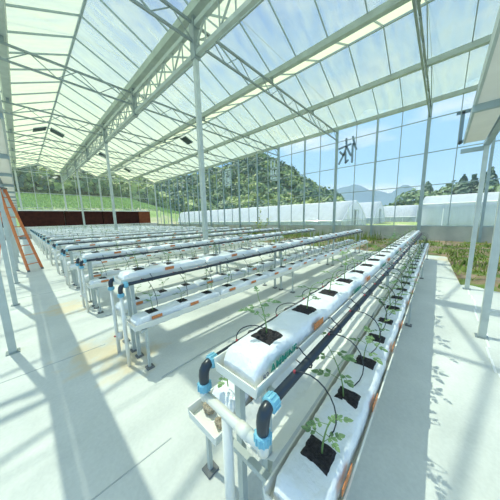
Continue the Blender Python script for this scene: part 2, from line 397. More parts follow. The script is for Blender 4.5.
# ------------------------------------------------------------------ roof
YR0, YR1 = -6.9, YB
for k in range(6):
    a, b = gx[k], gx[k+1]; c = (a+b)/2
    for (p, q, side) in ((a, c, 0), (b, c, 1)):
        me = MB(); nu = 36
        for j in range(nu):
            ya = YR0+(YR1-YR0)*j/nu; yb = YR0+(YR1-YR0)*(j+1)/nu
            me.quad((p, ya, GZ+.04), (q, ya, RZ+.03), (q, yb, RZ+.03), (p, yb, GZ+.04))
        o = struct(me.build('ceiling', M['roof']))
        sm = o.modifiers.new('thickness', 'SOLIDIFY'); sm.thickness = .005
        fr = MB(); y = .9-1.125*6
        while y < YB+.01:
            fr.bar((p, y, GZ), (q, y, RZ-.02), .03, .05); y += 1.125
        fr.build('glazing_bar', M['alu'], o)
    o = struct(MB().bar((c, YR0, RZ), (c, YR1, RZ), .06, .09).build('trim_%d' % (10+k), M['alu']))
def gutter_mb(w_=.12):
    g = MB()
    prof = [(-w_, .12), (-w_*.9, .12), (-w_*.6, -.02), (w_*.6, -.02), (w_*.9, .12), (w_, .12), (w_*.72, -.05), (-w_*.72, -.05)]
    n = len(prof); vs = [(x, y, z) for y in (YR0, YR1) for x, z in prof]
    fs = [(i, (i+1) % n, n+(i+1) % n, n+i) for i in range(n)]+[(7, 6, 3, 2), (7, 2, 1, 0), (6, 5, 4, 3), (n+7, n+2, n+3, n+6), (n, n+1, n+2, n+7), (n+3, n+4, n+5, n+6)]
    return g.add(vs, fs)
gl_ = {.32: 'roof gutter nearest the left posts, running away over the left edge', 3.84: 'roof gutter above the deep white lattice girder', 7.36: 'roof gutter crossing behind the tall centre column',
       10.88: 'roof gutter one span in from the glass side wall', 14.4: 'eave gutter on top of the glass side wall', -3.2: 'roof gutter outside the view to the left', -6.72: 'outermost roof gutter outside the view to the left'}
for x in gx: tag(gutter_mb(.15 if x in (3.84, .32) else .12).build('roof_gutter', M['gutter'], None, (x, 0, GZ-.07)), gl_[x], 'gutter', 'roof gutters')

# trusses across (along X)
tr_words = {}
vis = [y for y in bays if y > 0]
for i, y in enumerate(bays):
    if y > YB-1: continue
    lab = 'slim lattice roof truss across the spans, ' + (WORDS[i-1]+' from the camera' if y > 0 else 'behind the camera') if i else 'slim lattice roof truss across the spans, rearmost behind the camera'
    o = thing('roof_truss', lab, 'truss', (0, y, 6.2), 'cross trusses under the roof')
    MB().bar((X0, 0, .45), (X1-.1, 0, .45), .06, .06).build('upper_chord', M['steel'], o)
    MB().bar((X0, 0, 0), (X1-.1, 0, 0), .055, .055).build('lower_chord', M['steel'], o)
    wb = MB(); n = 36; st = (X1-.1-X0)/n
    for j in range(n):
        xa = X0+j*st; z0, z1 = (0, .45) if j % 2 == 0 else (.45, 0)
        wb.bar((xa, 0, z0), (xa+st, 0, z1), .022)
    wb.build('web', M['steel'], o)
    for x in gx[1:-1]:
        MB().bar((x, 0, .45), (x, 0, .66), .09).build('gutter_stub', M['steel'], o)
# deep lattice girder under the gutter at X=3.84
def girder(x, lab):
    o = thing('lattice_girder', lab, 'girder', (x, 0, 5.9), 'deep lattice girders')
    MB().bar((0, YR0, .68), (0, YR1-.2, .68), .12, .12).build('upper_chord', M['gutter'], o)
    MB().bar((0, YR0, 0), (0, YR1-.2, 0), .11, .11).build('lower_chord', M['gutter'], o)
    wb = MB(); y = YR0; j = 0
    while y < YR1-.6:
        z0, z1 = (.05, .63) if j % 2 == 0 else (.63, .05)
        wb.bar((0, y, z0), (0, y+.5625, z1), .04); wb.bar((0, y, .05), (0, y, .63), .03)
        y += .5625; j += 1
    wb.build('web', M['gutter'], o)
    for y in bays[:-1]:
        MB().box(-.09, .09, y-.1, y+.1, -.12, .75).build('gusset_plate', M['steel'], o)
girder(3.84, 'deep white lattice girder running from the top of the photo to the back wall')
# columns under it
for y, lab in ((5.4, 'tall free-standing steel column nearest the camera, left of the photo centre'), (14.4, 'second free-standing steel column, in front of the dark pads'),
               (23.4, 'third free-standing steel column, smaller and further back against the pads'), (-3.6, 'steel column behind the camera, out of view')):
    if y < 0: continue
    o = thing('steel_column', lab, 'column', (3.84, y, 0), 'free-standing columns')
    MB().box(-.06, .06, -.06, .06, .02, 5.78 if y != 5.4 else 5.78).build('shaft', M['post'], o)
    MB().box(-.13, .13, -.13, .13, 0, .02).build('base_plate', M['steel'], o)
# roof vents standing open at the ridge
for (x, y, lab) in ((9.12, 15.2, 'dark open roof vent beside the tall centre column'), (5.6, 23.8, 'dark open roof vent above the second free-standing column'),
                    (9.12, 28.6, 'small dark open roof vent near the back wall'), (2.08, 20.0, 'dark open roof vent in the leftmost visible roof span')):
    o = thing('roof_vent', lab, 'roof vent', (x, y, RZ), 'dark roof vents')
    for s_ in (-1, 1):
        MB().bar((s_*.10, 0, -.11), (s_*.75, 0, -.39), .75, .02).build('vent_leaf', M['ventdark'], o)
        for t_ in (-1, 1): MB().bar((s_*.10, t_*.385, -.10), (s_*.75, t_*.385, -.38), .04).build('vent_frame', M['alu'], o)
# shade net lying over the ridges
def netf(u_, v_):
    y = YR0+(YB-YR0)*u_; xe = 15.45+.35*math.sin(y*1.1)+.2*math.sin(y*2.7+1)+.1*math.sin(y*6)
    x = X0+(xe-X0)*v_
    return (x, y, 7.86+.05*abs(math.sin((x-2.08)*PI/3.52))*-1+(0 if x < XW else -.25*(x-XW)))
o = tag(MB().grid(netf, 180, 40).build('shade_net', M['net']), 'grey translucent shade net lying over the roof ridges with a wavy edge', 'shade net')
wr = MB()
for j in range(8):
    y = .9+4.5*(j-1); wr.bar((X0, y, 7.84), (15.4, y, 7.84), .012)
wr.build('net_wire', M['steel'], o)

# ------------------------------------------------------------------ side canopies on short posts
def short_post(x, y, lab, arm):
    o = thing('canopy_post', lab, 'post', (x, y, 0), 'short posts carrying the narrow canopies')
    MB().box(-.031, .031, -.031, .031, .01, 2.6).build('shaft', M['post'], o)
    MB().box(-.055, .055, -.055, .055, 0, .01).build('base_plate', M['steel'], o)
    MB().bar((0, 0, 2.565), (arm[0], arm[1], 2.565), .05, .07).build('arm', M['alu'], o)
n = 0
for i in range(13):
    y = 3.48+2.04*i
    if y > 29: break
    short_post(-.24, y, 'pale steel post along the left edge, %s from the camera, carrying the canopy' % WORDS[i], (.26, 0))
for i, x in enumerate((1.36, 3.5, 5.64)):
    short_post(x, -.46, ['pale steel post beyond the right edge of the photo', 'nearest pale steel post at the right edge standing on the concrete', 'second pale steel post at the right, at the edge of the weedy soil'][i], (0, .32))
o = thing('canopy', 'long narrow pale panel on posts at the left edge, seen from below', 'canopy', (-.24, 0, 2.6), 'narrow pale canopies')
MB().box(-.04, .04, 1.2, 29, 0, .07).build('beam', M['alu'], o)
MB().box(.05, .245, 1.2, 29, 0, .11).build('panel', M['panel'], o)
MB().box(.245, .27, 1.2, 29, -.02, .13).build('edge_strip', M['gutter'], o)
o = thing('canopy', 'wide pale box-shaped panel on posts at the upper right corner', 'canopy', (0, -.46, 2.6), 'narrow pale canopies')
MB().box(.2, 5.7, -.04, .04, 0, .07).build('beam', M['alu'], o)
MB().box(.2, 5.2, .06, .29, 0, .10).build('panel', M['panel'], o)
MB().box(.2, 5.2, .29, .31, -.01, .13).build('edge_strip', M['gutter'], o)

# ------------------------------------------------------------------ ladder
o = thing('step_ladder', 'orange step ladder standing open among the posts at the left edge', 'ladder', (0, 9.1, 0))
lb, lt = Vector((-.01, -.08, 0)), Vector((-.01-.112*2.45, .17, 2.45))
rb, rtp = Vector((.30, .22, 0)), Vector((.30-.195*2.45, .47, 2.45))
back = Vector((-.95, .75, 0))
for a, b in ((lb, lt), (rb, rtp)): MB().bar(a+(b-a)*.02, b, .035, .075, up=(.5, -.8, 0)).build('rail', M['ladder'], o)
for i in range(8):
    k = .09+.115*i
    MB().bar(lb.lerp(lt, k), rb.lerp(rtp, k), .035, .022).build('rung', M['ladder'], o)
for a, b in ((lb, lt), (rb, rtp)):
    MB().bar(a+back+Vector((0, 0, .03)), b+Vector((-.03, .02, 0)), .03, .05).build('rear_rail', M['ladder'], o)
for k in (.15, .4, .65): MB().bar((lb+back).lerp(lt, k), (rb+back).lerp(rtp, k), .025).build('brace', M['ladder'], o)
MB().bar(lt+Vector((0, 0, .01)), rtp+Vector((0, 0, .01)), .12, .04).build('top_cap', M['foot'], o)
for p in (lb, rb): MB().box(p.x-.03, p.x+.03, p.y-.04, p.y+.04, 0, .05).build('foot', M['foot'], o)

# ------------------------------------------------------------------ plants
def leaflet(mb, p, d, nrm, l, w_):
    d = d.normalized(); s_ = d.cross(nrm).normalized(); up_ = s_.cross(d)
    a = p; b = p+d*l*.4+s_*w_+up_*w_*.25; c = p+d*l; e_ = p+d*l*.4-s_*w_+up_*w_*.25; m_ = p+d*l*.55-up_*w_*.05
    b2 = p+d*l*.72+s_*w_*.72; e2 = p+d*l*.72-s_*w_*.72
    mb.add([a, b, b2, c, e2, e_, m_], [(0, 1, 6), (1, 2, 6), (2, 3, 6), (3, 4, 6), (4, 5, 6), (5, 0, 6)])
def seedling(seed, h, lean, fine=True):
    g = random.Random(seed); st = MB(); fo = MB(); st.cur = 0
    a0 = g.uniform(0, 6.28); pts = []
    for i in range(6):
        k = i/5; pts.append(Vector((math.cos(a0)*lean*k*k, math.sin(a0)*lean*k*k, h*k)))
    st.tube(pts, [.0034, .003, .0028, .0024, .002, .0014] if fine else .004, 5 if fine else 3)
    nl = 6 if fine else 5
    for i in range(nl):
        k = .35+.65*i/(nl-1); q = k*5; j = min(4, int(q)); p = pts[j].lerp(pts[j+1], q-j)
        a = a0+i*2.4+g.uniform(-.4, .4); L_ = g.uniform(.055, .095)*(1.15-.5*abs(k-.6))*h/.2
        tip = p+Vector((math.cos(a)*L_, math.sin(a)*L_, L_*g.uniform(-.1, .55)))
        mid = p.lerp(tip, .5)+Vector((0, 0, L_*.15))
        if fine: st.tube([p, mid, tip], [.0014, .0012, .0008], 4)
        d = tip-p
        leaflet(fo, mid.lerp(tip, .8), d, Vector((0, 0, 1)), L_*.48, L_*.16)
        for s_ in (-1, 1):
            sd_ = Vector((-d.y, d.x, 0))*s_
            leaflet(fo, mid, d*.5+sd_*.7, Vector((0, 0, 1)), L_*.36, L_*.12)
            if fine: leaflet(fo, mid.lerp(tip, .55), d*.7+sd_*.6, Vector((0, 0, 1)), L_*.34, L_*.11)
    return st, fo
PV = []
for i in range(7):
    st, fo = seedling(20+i, [.16, .20, .13, .22, .17, .12, .19][i], [.04, .07, .03, .09, .05, .02, .06][i])
    PV.append((st.mesh('stem', M['stem']), fo.mesh('foliage', M['leaf'] if i % 2 else M['leafd'])))
PC = []
for i in range(5):
    st, fo = seedling(50+i, [.16, .2, .13, .22, .18][i], .05, False)
    fo2 = MB(); fo2.v, fo2.f, fo2.mi, fo2.sm = list(st.v), list(st.f), [0]*len(st.f), list(st.sm)
    b_ = len(fo2.v); fo2.v += fo.v; fo2.f += [tuple(q+b_ for q in ff) for ff in fo.f]; fo2.mi += [1]*len(fo.f); fo2.sm += fo.sm
    PC.append((fo2, fo2.mesh('seedling', [M['stem'], M['leaf'] if i % 2 else M['leafd']])))

# ------------------------------------------------------------------ growing rows
BL = 1.025; NB = 8
def bag_mesh(seed, var):
    g = random.Random(seed); mb = MB()
    W_, Hh = .092, .097
    def fn(u_, v_):
        x = -.005+u_*(BL-.012)
        e = min(1, min(u_, 1-u_)/.035); e = math.sin(e*PI/2)**.6*.5+.5
        th = -.12*PI+v_*1.24*PI      # from the -Y foot over the top to the +Y foot
        cy, cz = math.cos(th), math.sin(th)
        y = -math.copysign(abs(cy)**.24, cy)*W_*(.93+.07*e)
        z = (max(-.3, math.copysign(abs(cz)**.38, cz)))*Hh*e
        q = noise.noise((x*5+seed*3.1, y*9, z*9))*.006+noise.noise((x*16+seed, y*22, z*22))*.005+noise.noise((x*34+seed, y*40, z*30))*.0025
        sag = -.006*(math.cos(u_*2*PI*3)*.5+.5)
        return (x, y*(1+q*6), z+q+(sag if cz > .5 else 0))
    mb.grid(fn, 44, 18)
    vs = [fn(0, j/18) for j in range(19)]; ve = [fn(1, j/18) for j in range(19)]
    mb.add(vs, [tuple(range(19))]); mb.add(ve, [tuple(range(18, -1, -1))])
    return mb.mesh('grow_bag', M['bag'])
BM = [bag_mesh(i, i) for i in range(4)]
hole = MB()
def holef(u_, v_):
    x = (u_-.5)*.115; y = (v_-.5)*.125
    ed = max(abs(u_-.5), abs(v_-.5))*2
    return (x+.006*noise.noise((u_*4, v_*4, 1)), y+.006*noise.noise((u_*4, v_*4, 5)), .0+.004*(1-ed)+(.004*noise.noise((x*60, y*60, 0)) if ed < .95 else -.014))
hole.grid(holef, 8, 8, False); HOLE = hole.mesh('planting_hole', M['sub'])
def patch(x0, x1, z0, z1, y=-.0975):
    return MB().box(x0, x1, y, y+.003, z0, z1)
LAB = patch(0, .105, .050, .082, -.1075).mesh('sticker', M['orange'])
def text_mesh(s_, size, mat, name):
    cu = bpy.data.curves.new(name, 'FONT'); cu.body = s_; cu.size = size; cu.extrude = .0008; cu.resolution_u = 2; cu.offset = size*.025
    ob = bpy.data.objects.new(name, cu); C.objects.link(ob)
    bpy.context.view_layer.update()
    me = bpy.data.meshes.new_from_object(ob.evaluated_get(bpy.context.evaluated_depsgraph_get()))
    bpy.data.objects.remove(ob); me.materials.clear(); me.materials.append(mat)
    return me
TXT = text_mesh('AMMINE', .05, M['green_ink'], 'lettering')
TX2 = text_mesh('R2', .03, M['grey_ink'], 'small_lettering')

def tray_mesh():
    prof = [(-.119, .052), (-.112, .052), (-.104, .004), (.104, .004), (.112, .052), (.119, .052), (.109, -.002), (-.109, -.002)]
    mb = MB(); n = 8; Lx = NB*BL+.05
    vs = [(x, y, z) for x in (-.03, Lx) for y, z in prof]
    fs = [(i, (i+1) % n, n+(i+1) % n, n+i) for i in range(n)]+[(7, 6, 3, 2), (7, 2, 1, 0), (6, 5, 4, 3), (n+7, n+2, n+3, n+6), (n, n+1, n+2, n+7), (n+3, n+4, n+5, n+6)]
    mb.add(vs, fs); mb.bar((-.028, -.109, .018), (-.028, .109, .018), .005, .036)
    return mb.mesh('tray', M['tray'])
TRAY = tray_mesh()
Lrow = NB*BL
ZT, ZL = .83, .43
LEGT = MB().bar((0, 0, .012), (0, 0, ZT-.03), .032).mesh('leg', M['post'])
LEGS = MB().bar((0, 0, .012), (0, 0, ZL-.02), .022).mesh('leg', M['post'])
FOOT = MB().box(-.035, .035, -.035, .035, 0, .014).mesh('foot', M['foot'])
CROSS = MB().bar((0, -.37, ZL-.02), (0, .37, ZL-.02), .028).mesh('cross_bar', M['post'])
TOPB = MB().bar((0, -.16, ZT-.018), (0, .16, ZT-.018), .028).mesh('top_bar', M['post'])
PIPE = MB().tube([(.02, 0, 0), (Lrow*.3, 0, 0), (Lrow*.6, 0, -.002), (Lrow, 0, 0)], .018, 12).mesh('pipe', M['black'])
def ring(p, d, L_, rr, n=14):
    mb = MB(); p = Vector(p); d = Vector(d).normalized()
    mb.tube([p, p+d*L_*.1, p+d*L_*.9, p+d*L_], [rr*.9, rr, rr, rr*.88], n)
    a = d.orthogonal().normalized(); b = d.cross(a)
    for j in range(12):
        t_ = 2*PI*j/12; q = (a*math.cos(t_)+b*math.sin(t_))*rr
        mb.bar(p+q+d*L_*.1, p+q+d*L_*.9, .005)
    return mb
ELB = MB().tube([(.02, 0, 0), (.005, 0, -.001), (-.009, 0, -.008), (-.018, 0, -.022), (-.022, 0, -.042), (-.022, 0, -.065), (-.022, 0, -.085)], [.0195, .021, .022, .0225, .022, .021, .0195], 12).mesh('elbow', M['black'])
COL1 = ring((.046, 0, 0), (-1, 0, 0), .038, .027).mesh('collar', M['blue'])
COL2 = ring((-.022, 0, -.074), (0, 0, -1), .036, .027).mesh('collar', M['blue'])
PZ = .838
DROP = MB().tube([(-.022, 0, -.10), (-.022, 0, -PZ)], .017, 10).mesh('drop_pipe', M['cream'])
CLIP = MB().tube([(0, -.023, 0), (0, -.020, -.014), (0, 0, -.023), (0, .03, -.018), (0, .058, -.010), (0, .056, .02), (0, .046, .048), (0, .036, .052), (0, .018, .035), (0, -.012, .020), (0, -.023, 0)], .0035, 4).mesh('clip', M['hose'])
def drip(dy, dz, bow, seed):
    g = random.Random(seed); pts = []
    P0 = Vector((0, 0, .02)); P3 = Vector((.09, dy, dz)); P1 = P0+Vector((.03, bow, .05)); P2 = P3+Vector((-.02, bow*.8, .16 if dz < 0 else .05))
    for i in range(11):
        k = i/10; pts.append(P0*(1-k)**3+3*P1*k*(1-k)**2+3*P2*k*k*(1-k)+P3*k**3)
    mb = MB(); mb.tube(pts, .0028, 5); mb.cur = 1; mb.tube([(0, 0, .012), (.002, 0, .027)], .0055, 6); return mb
DR = [drip(-.11, -.27, -.10-.02*i, i).mesh('dripper_tube', [M['hose'], M['red']]) for i in range(3)]
DL = [drip(-.12, .075, .05+.01*i, i+9).mesh('dripper_tube', [M['hose'], M['red']]) for i in range(3)]

rows = [.53, 2.37, 4.27]+[6.17+1.85*k for k in range(13)]
rows = [y for y in rows if y < 29.3]
RW = ['row nearest the camera', 'second row from the camera', 'third row from the camera']+['%s row from the camera' % WORDS[i] for i in range(3, 30)]
holes = []       # every planting position: (dist, x, y, z, row, tray, number)
TRN = ['upper trough', 'right lower trough', 'left lower trough']
RS = ['nearest row']+['%s row back' % WORDS[i] for i in range(1, 30)]
farbags = MB()
bagtop = .1
for ri, yc in enumerate(rows):
    xs0 = .50 if ri == 0 else .62
    rk = thing('growing_rack', 'white metal growing rack with three troughs, %s' % RW[ri], 'rack', (xs0, yc, 0), 'growing racks')
    ask = .009 if ri == 0 else 0; rk.rotation_euler = (0, 0, ask)
    for (dy, z) in ((0, ZT), (-.25, ZL), (.25, ZL)): link('tray', TRAY, rk, (0, dy, z))
    for s_ in range(4):
        x = .04+s_*(Lrow-.08)/3
        link('cross_bar', CROSS, rk, (x, 0, 0)); link('top_bar', TOPB, rk, (x, 0, 0))
        for dy in (-.075, .075): link('leg', LEGT, rk, (x+.03, dy, 0)); link('foot', FOOT, rk, (x+.03, dy, 0))
        for dy in (-.345, .345):
            link('leg', LEGS, rk, (x+.03, dy, 0)); 
            if ri < 6: link('foot', FOOT, rk, (x+.03, dy, 0))
    for side, sn in ((-1, 'right'), (1, 'left')):
        pp = thing('irrigation_pipe', 'black irrigation pipe along the %s side of the upper trough, %s' % (sn, RS[ri]), 'pipe', (xs0-.035, yc+side*.160, PZ), 'black irrigation pipes')
        pp.rotation_euler = (0, 0, ask)
        link('pipe', PIPE, pp); link('elbow', ELB, pp); link('collar', COL1, pp); link('collar', COL2, pp)
        if ri: link('drop_pipe', DROP, pp)
        if ri < 5:
            for j in range(22):
                c_ = link('clip', CLIP, pp, (.28+j*.355, 0, 0)); 
                if side > 0: c_.rotation_euler = (0, 0, PI)
        if ri < 3:
            for j in range(24):
                link('dripper_tube', (DR if side < 0 else DL)[j % 3], pp, (.175+j*BL/3, 0, 0))
    for ti, (dy, z) in enumerate(((0, ZT), (-.25, ZL), (.25, ZL))):
        for b in range(NB):
            x = xs0+b*BL; y = yc+dy+ask*(x-xs0)
            if ri < 12:
                o = link('grow_bag', BM[(ri+b+ti) % 4], None, (x, y, z+.008))
                if ri == 0 and ti == 2 and b == 0: o.location.x += .10; o.scale = (.9, .97, .97)
                tag(o, 'grow bag, %s along the %s, %s' % (WORDS[b], TRN[ti], RS[ri]), 'grow bag', 'white grow bags in the troughs')
                if ri < 7:
                    for h_ in range(3): link('planting_hole', HOLE, o, (.175+h_*BL/3, 0, bagtop))
                if ri < 6 and ti == 1:
                    s3 = link('sticker', LAB, o, (.56, 0, -.004)); s3['label'] = 'orange sticker on the bag side'
                if ri < 5:
                    s1 = link('sticker', LAB, o, (.42 if ti == 0 else .13, 0, 0)); s1['label'] = 'orange sticker on the bag side'
                    if ri == 0 and ti == 0 or ri == 0 and ti == 1 and b == 4:
                        t1 = link('lettering', TXT, o, (.055, -.1090, .036)); t1.rotation_euler = (PI/2, 0, 0); t1['label'] = 'green lettering on the bag side'
                        t2 = link('small_lettering', TX2, o, (.012, -.1085, .036)); t2.rotation_euler = (PI/2, 0, 0)
                if ri >= 7:
                    pass
            else:
                farbags.box(x, x+BL-.02, y-.095, y+.095, z+.004, z+.10)
            for h_ in range(3):
                xx = x+.175+h_*BL/3
                holes.append((math.dist((xx, y, z), (0, 0, H)), xx, y, z+.008+bagtop, ri, ti, b*3+h_))
stuff(farbags.build('grow_bags', M['bag']), 'distant white grow bags in the rows closest to the dark pads', 'grow bags')
# white supply manifold joining the two elbows of the first row
o = thing('supply_pipe', 'cream supply pipe joining the two blue-collared elbows of the nearest row', 'pipe', (.443, .53, .705))
MB().tube([(0, .175, 0), (0, 0, -.003), (0, -.175, 0)], .0185, 12).build('pipe', M['cream'], o)
MB().tube([(0, .02, -.705), (0, .02, -.012)], .021, 12).build('riser', M['cream'], o)
MB().tube([(0, -.05, -.002), (0, -.10, -.002)], .0225, 12).build('coupling', M['cream'], o)
for s_ in (-1, 1): MB().tube([(0, s_*.160, -.02), (0, s_*.160, .03)], .0195, 10).build('socket', M['cream'], o)
# red valves low on the drop pipes
for ri in range(1, 4):
    for s_ in (-1,):
        yv = rows[ri]+.15
        o = thing('valve', 'small red-handled valve on the drop pipe, %s' % RW[ri], 'valve', (.59, yv, .19), 'red-handled valves')
        MB().tube([(0, 0, -.03), (0, 0, .05)], .026, 10).build('body', M['cream'], o)
        MB().bar((-.02, .0, .012), (-.055, .02, .012), .016, .012).build('handle', M['red'], o)
# crumpled cream film in the middle between the two lower troughs
for ri in range(0, 1):
    yc = rows[ri]; xs0 = .55 if ri == 0 else .66
    def ff(u_, v_, yc=yc, xs0=xs0, ri=ri):
        x = xs0+u_*(Lrow-.1); y = yc+(v_-.5)*.25+(.009*(x-xs0) if ri == 0 else 0)
        z = .505-.05*math.sin(v_*PI)+.014*noise.noise((x*3.5, y*16, ri))+.008*noise.noise((x*11, y*30, ri))
        return (x, y, z)
    tag(MB().grid(ff, 160, 10).build('plastic_film', M['film']), 'crumpled cream plastic film between the lower troughs of the nearest row', 'plastic film')
# stuffing seen in the open end of the lower left trough of the first row
mb = MB()
def sf(u_, v_):
    th = u_*2*PI; ph = v_*PI
    q = 1+.35*noise.noise((math.cos(th)*2, math.sin(th)*2, ph*2))
    return (.03*q*math.cos(th)*math.sin(ph), .07*q*math.sin(th)*math.sin(ph), .03*q*math.cos(ph))
mb.grid(sf, 16, 10)
LM = mb.mesh('rockwool_lump', M['lump'])
for (x, y, sc_, lab) in ((.535, .72, .8, 'crumbly tan lump nearest the front corner of the open left lower trough'), (.55, .83, 1.0, 'larger crumbly tan lump in the open left lower trough')):
    o = link('rockwool_lump', LM, None, (x, y, ZL+.03)); o.scale = (sc_*.9, sc_*.6, sc_*.8); tag(o, lab, 'debris')

# plants
holes.sort(key=lambda q: q[0])
stp = MB()
gp = random.Random(3)
for i, (d_, x, y, z, ri, ti, num) in enumerate(holes):
    if gp.random() < .04 and i > 6: continue
    sc_ = gp.uniform(.75, 1.2)*(1.0, 1.1, .85)[ti]; rz = gp.uniform(0, 6.28)
    x += gp.uniform(-.02, .02); y += gp.uniform(-.02, .02)
    if i < 300:
        lab = 'tomato seedling, %s along the %s, %s' % (WORDS[num], TRN[ti], RS[ri])
        if i < 90:
            o = thing('tomato_seedling', lab, 'seedling', (x, y, z), 'tomato seedlings in the grow bags', rz); o.scale = (sc_,)*3
            v_ = PV[gp.randrange(7)]
            link('stem', v_[0], o); link('foliage', v_[1], o)
        else:
            o = link('tomato_seedling', PC[gp.randrange(5)][1], None, (x, y, z)); o.rotation_euler = (0, 0, rz); o.scale = (sc_,)*3
            tag(o, lab, 'seedling', 'tomato seedlings in the grow bags')
    else:
        src = PC[gp.randrange(5)][0]; c_, s_ = math.cos(rz)*sc_, math.sin(rz)*sc_
        b_ = len(stp.v); stp.v += [(x+vx*c_-vy*s_, y+vx*s_+vy*c_, z+vz*sc_) for vx, vy, vz in src.v]
        stp.f += [tuple(q+b_ for q in ff_) for ff_ in src.f]; stp.mi += src.mi; stp.sm += src.sm
stuff(stp.build('tomato_seedlings', [M['stem'], M['leafd']]), 'distant tomato seedlings crowding the troughs of the far rows', 'seedlings')

# thin hoses on the ground
for ri in range(1, 4):
    pts = [(xs/2+.7, rows[ri]-.62+.05*math.sin(xs*.7+ri), .012) for xs in range(17)]
    tag(MB().tube(pts, .005, 6).build('ground_hose', M['crack']), 'thin dark hose lying on the concrete in front of the %s' % RW[ri], 'hose', 'thin hoses on the ground')

# one tall weed beyond the row ends
o = thing('tall_weed', 'tall yellow-green weed rising above the trough ends in front of the glass wall', 'weed', (10.6, 8.8, .03))
st = MB(); fo = MB(); g = random.Random(4)
for k in range(4):
    a = k*1.7; top = Vector((math.cos(a)*.35*(k > 0), math.sin(a)*.35*(k > 0)-.1*k, 1.95 if k == 0 else .9+.15*k))
    st.tube([(0, 0, -.02), top*.5+Vector((0, 0, .05)), top], [.014, .010, .006], 6)
    for j in range(10):
        q = .45+.55*j/9; p = top*q; aa = j*2.4+k
        leaflet(fo, p, Vector((math.cos(aa), math.sin(aa), .5)), Vector((0, 0, 1)), .26, .06)
st.build('stem', M['stem'], o); fo.build('foliage', M['weed2'], o)

# ------------------------------------------------------------------ characters on the glass wall (mirrored from inside)
def glyph(y_left, y_right, z_top, z_bot, strokes, th, mat, lab, name='sign_character'):
    mb = MB()
    for st_ in strokes:
        for (a, b) in zip(st_[:-1], st_[1:]):
            A = Vector((0, y_left+(y_right-y_left)*a[0], z_top+(z_bot-z_top)*a[1])); B = Vector((0, y_left+(y_right-y_left)*b[0], z_top+(z_bot-z_top)*b[1]))
            d = (B-A).normalized()*th*.4
            mb.bar(A-d, B+d, .02, th, up=(0, d.z, -d.y) if d.length else (0, 0, 1))
    o = mb.build(name, mat, None, (XW+.045, 0, 0)); tag(o, lab, 'sign')
yi = [[(.78, 0), (.88, .3), (1, .52)], [(.79, .28), (.79, 1)], [(.40, .02), (.42, .22)], [(.0, .36), (.66, .27)], [(.42, .33), (.70, .72)],
      [(.42, .36), (.30, .62), (.02, .98)], [(.38, .55), (.42, .98), (.55, .90)], [(.06, .50), (.26, .66)]]
glyph(5.28, 4.26, 6.22, 4.75, yi, .12, M['char'], 'dark mirrored Chinese character with slanting strokes on the glass wall')
ke = [[(0, .05), (1, .05)], [(.16, .05), (.16, .97), (.32, .9)], [(.44, .30), (.84, .30), (.84, .66), (.44, .66), (.44, .30)]]
glyph(-.12, -1.2, 6.10, 4.66, ke, .13, M['char'], 'dark mirrored Chinese character partly hidden behind the upper right canopy')
g3 = [[(0, 0), (1, 0), (1, 1), (0, 1), (0, 0)], [(.5, 0), (.5, .42)], [(0, .42), (1, .42)], [(.3, .55), (.3, .78)], [(.7, .55), (.7, .78)], [(.0, .78), (1, .78)], [(.3, .9), (.7, .9)]]
glyph(10.72, 10.05, 6.05, 4.45, g3, .13, M['charlight'], 'pale boxy Chinese character beside the thick wall post')
g4 = [[(0, 0), (1, 0), (1, 1), (0, 1), (0, 0)], [(.2, .15), (.8, .15)], [(.2, .3), (.8, .3)], [(.2, .45), (.8, .45)], [(.3, .45), (.3, .75)], [(.7, .45), (.7, .75)], [(.5, .1), (.5, .9)], [(.15, .85), (.85, .85)]]
glyph(16.45, 15.6, 6.2, 4.7, g4, .15, M['charlight'], 'pale blocky Chinese character against the forested hill, the leftmost sign')

# ------------------------------------------------------------------ outside
def elev(th):     # silhouette of the near wooded hill: rise per metre, by bearing (degrees from +X towards +Y)
    pts = [(-30, .0), (-12, 0), (12, .0), (17, .02), (21.8, .085), (29, .15), (31.7, .20), (40, .265), (51, .20), (65, .14), (78, .17), (95, .22), (120, .2), (150, .12)]
    for (a, va), (b, vb) in zip(pts[:-1], pts[1:]):
        if a <= th <= b: k = (th-a)/(b-a); k = k*k*(3-2*k); return va+(vb-va)*k
    return 0
def terr(x, y):
    r_ = math.hypot(x, y); th = math.degrees(math.atan2(y, x))
    e = elev(th); k = min(1, max(0, (r_-62)/60)); k = k*k*(3-2*k)
    z = .0+e*r_*k*(1 if r_ < 125 else max(0, 1-(r_-125)/120))
    # terraced bank behind the back wall
    if x < 40:
        q = min(1, max(0, (y-36)/9)); q2 = min(1, max(0, (y-45)/12))
        b = (4.0*q*q*(3-2*q)+2.6*q2)*min(1, max(0, (40-x)/22)); z = max(z, b) if y < 62 else max(z, b)
    z += .35*noise.noise((x*.05, y*.05, 0))*min(1, max(0, (r_-40)/30))
    return z
def gfn(u_, v_):
    th = math.radians(-60+u_*220); r_ = 5*(400/5)**v_
    x, y = r_*math.cos(th), r_*math.sin(th)
    z = terr(x, y)-.06
    if -8 < x < 15.5 and -14 < y < 33.5: z = -.35
    return (x, y, z)
struct(MB().grid(gfn, 260, 130).build('ground_outside', M['ground']))
# crop on the terrace
cp = MB()
for i in range(16000):
    x = rnd.uniform(-14, 34); y = rnd.uniform(43, 59)
    h = rnd.uniform(.25, .6); blade(cp, x, y, terr(x, y)-.1, h+.1, rnd.uniform(0, 6.3), rnd.uniform(.05, .25), rnd.uniform(.05, .12))
stuff(cp.build('field_crop', M['crop']), 'bright green crop growing on the terrace behind the back glass wall', 'crop')
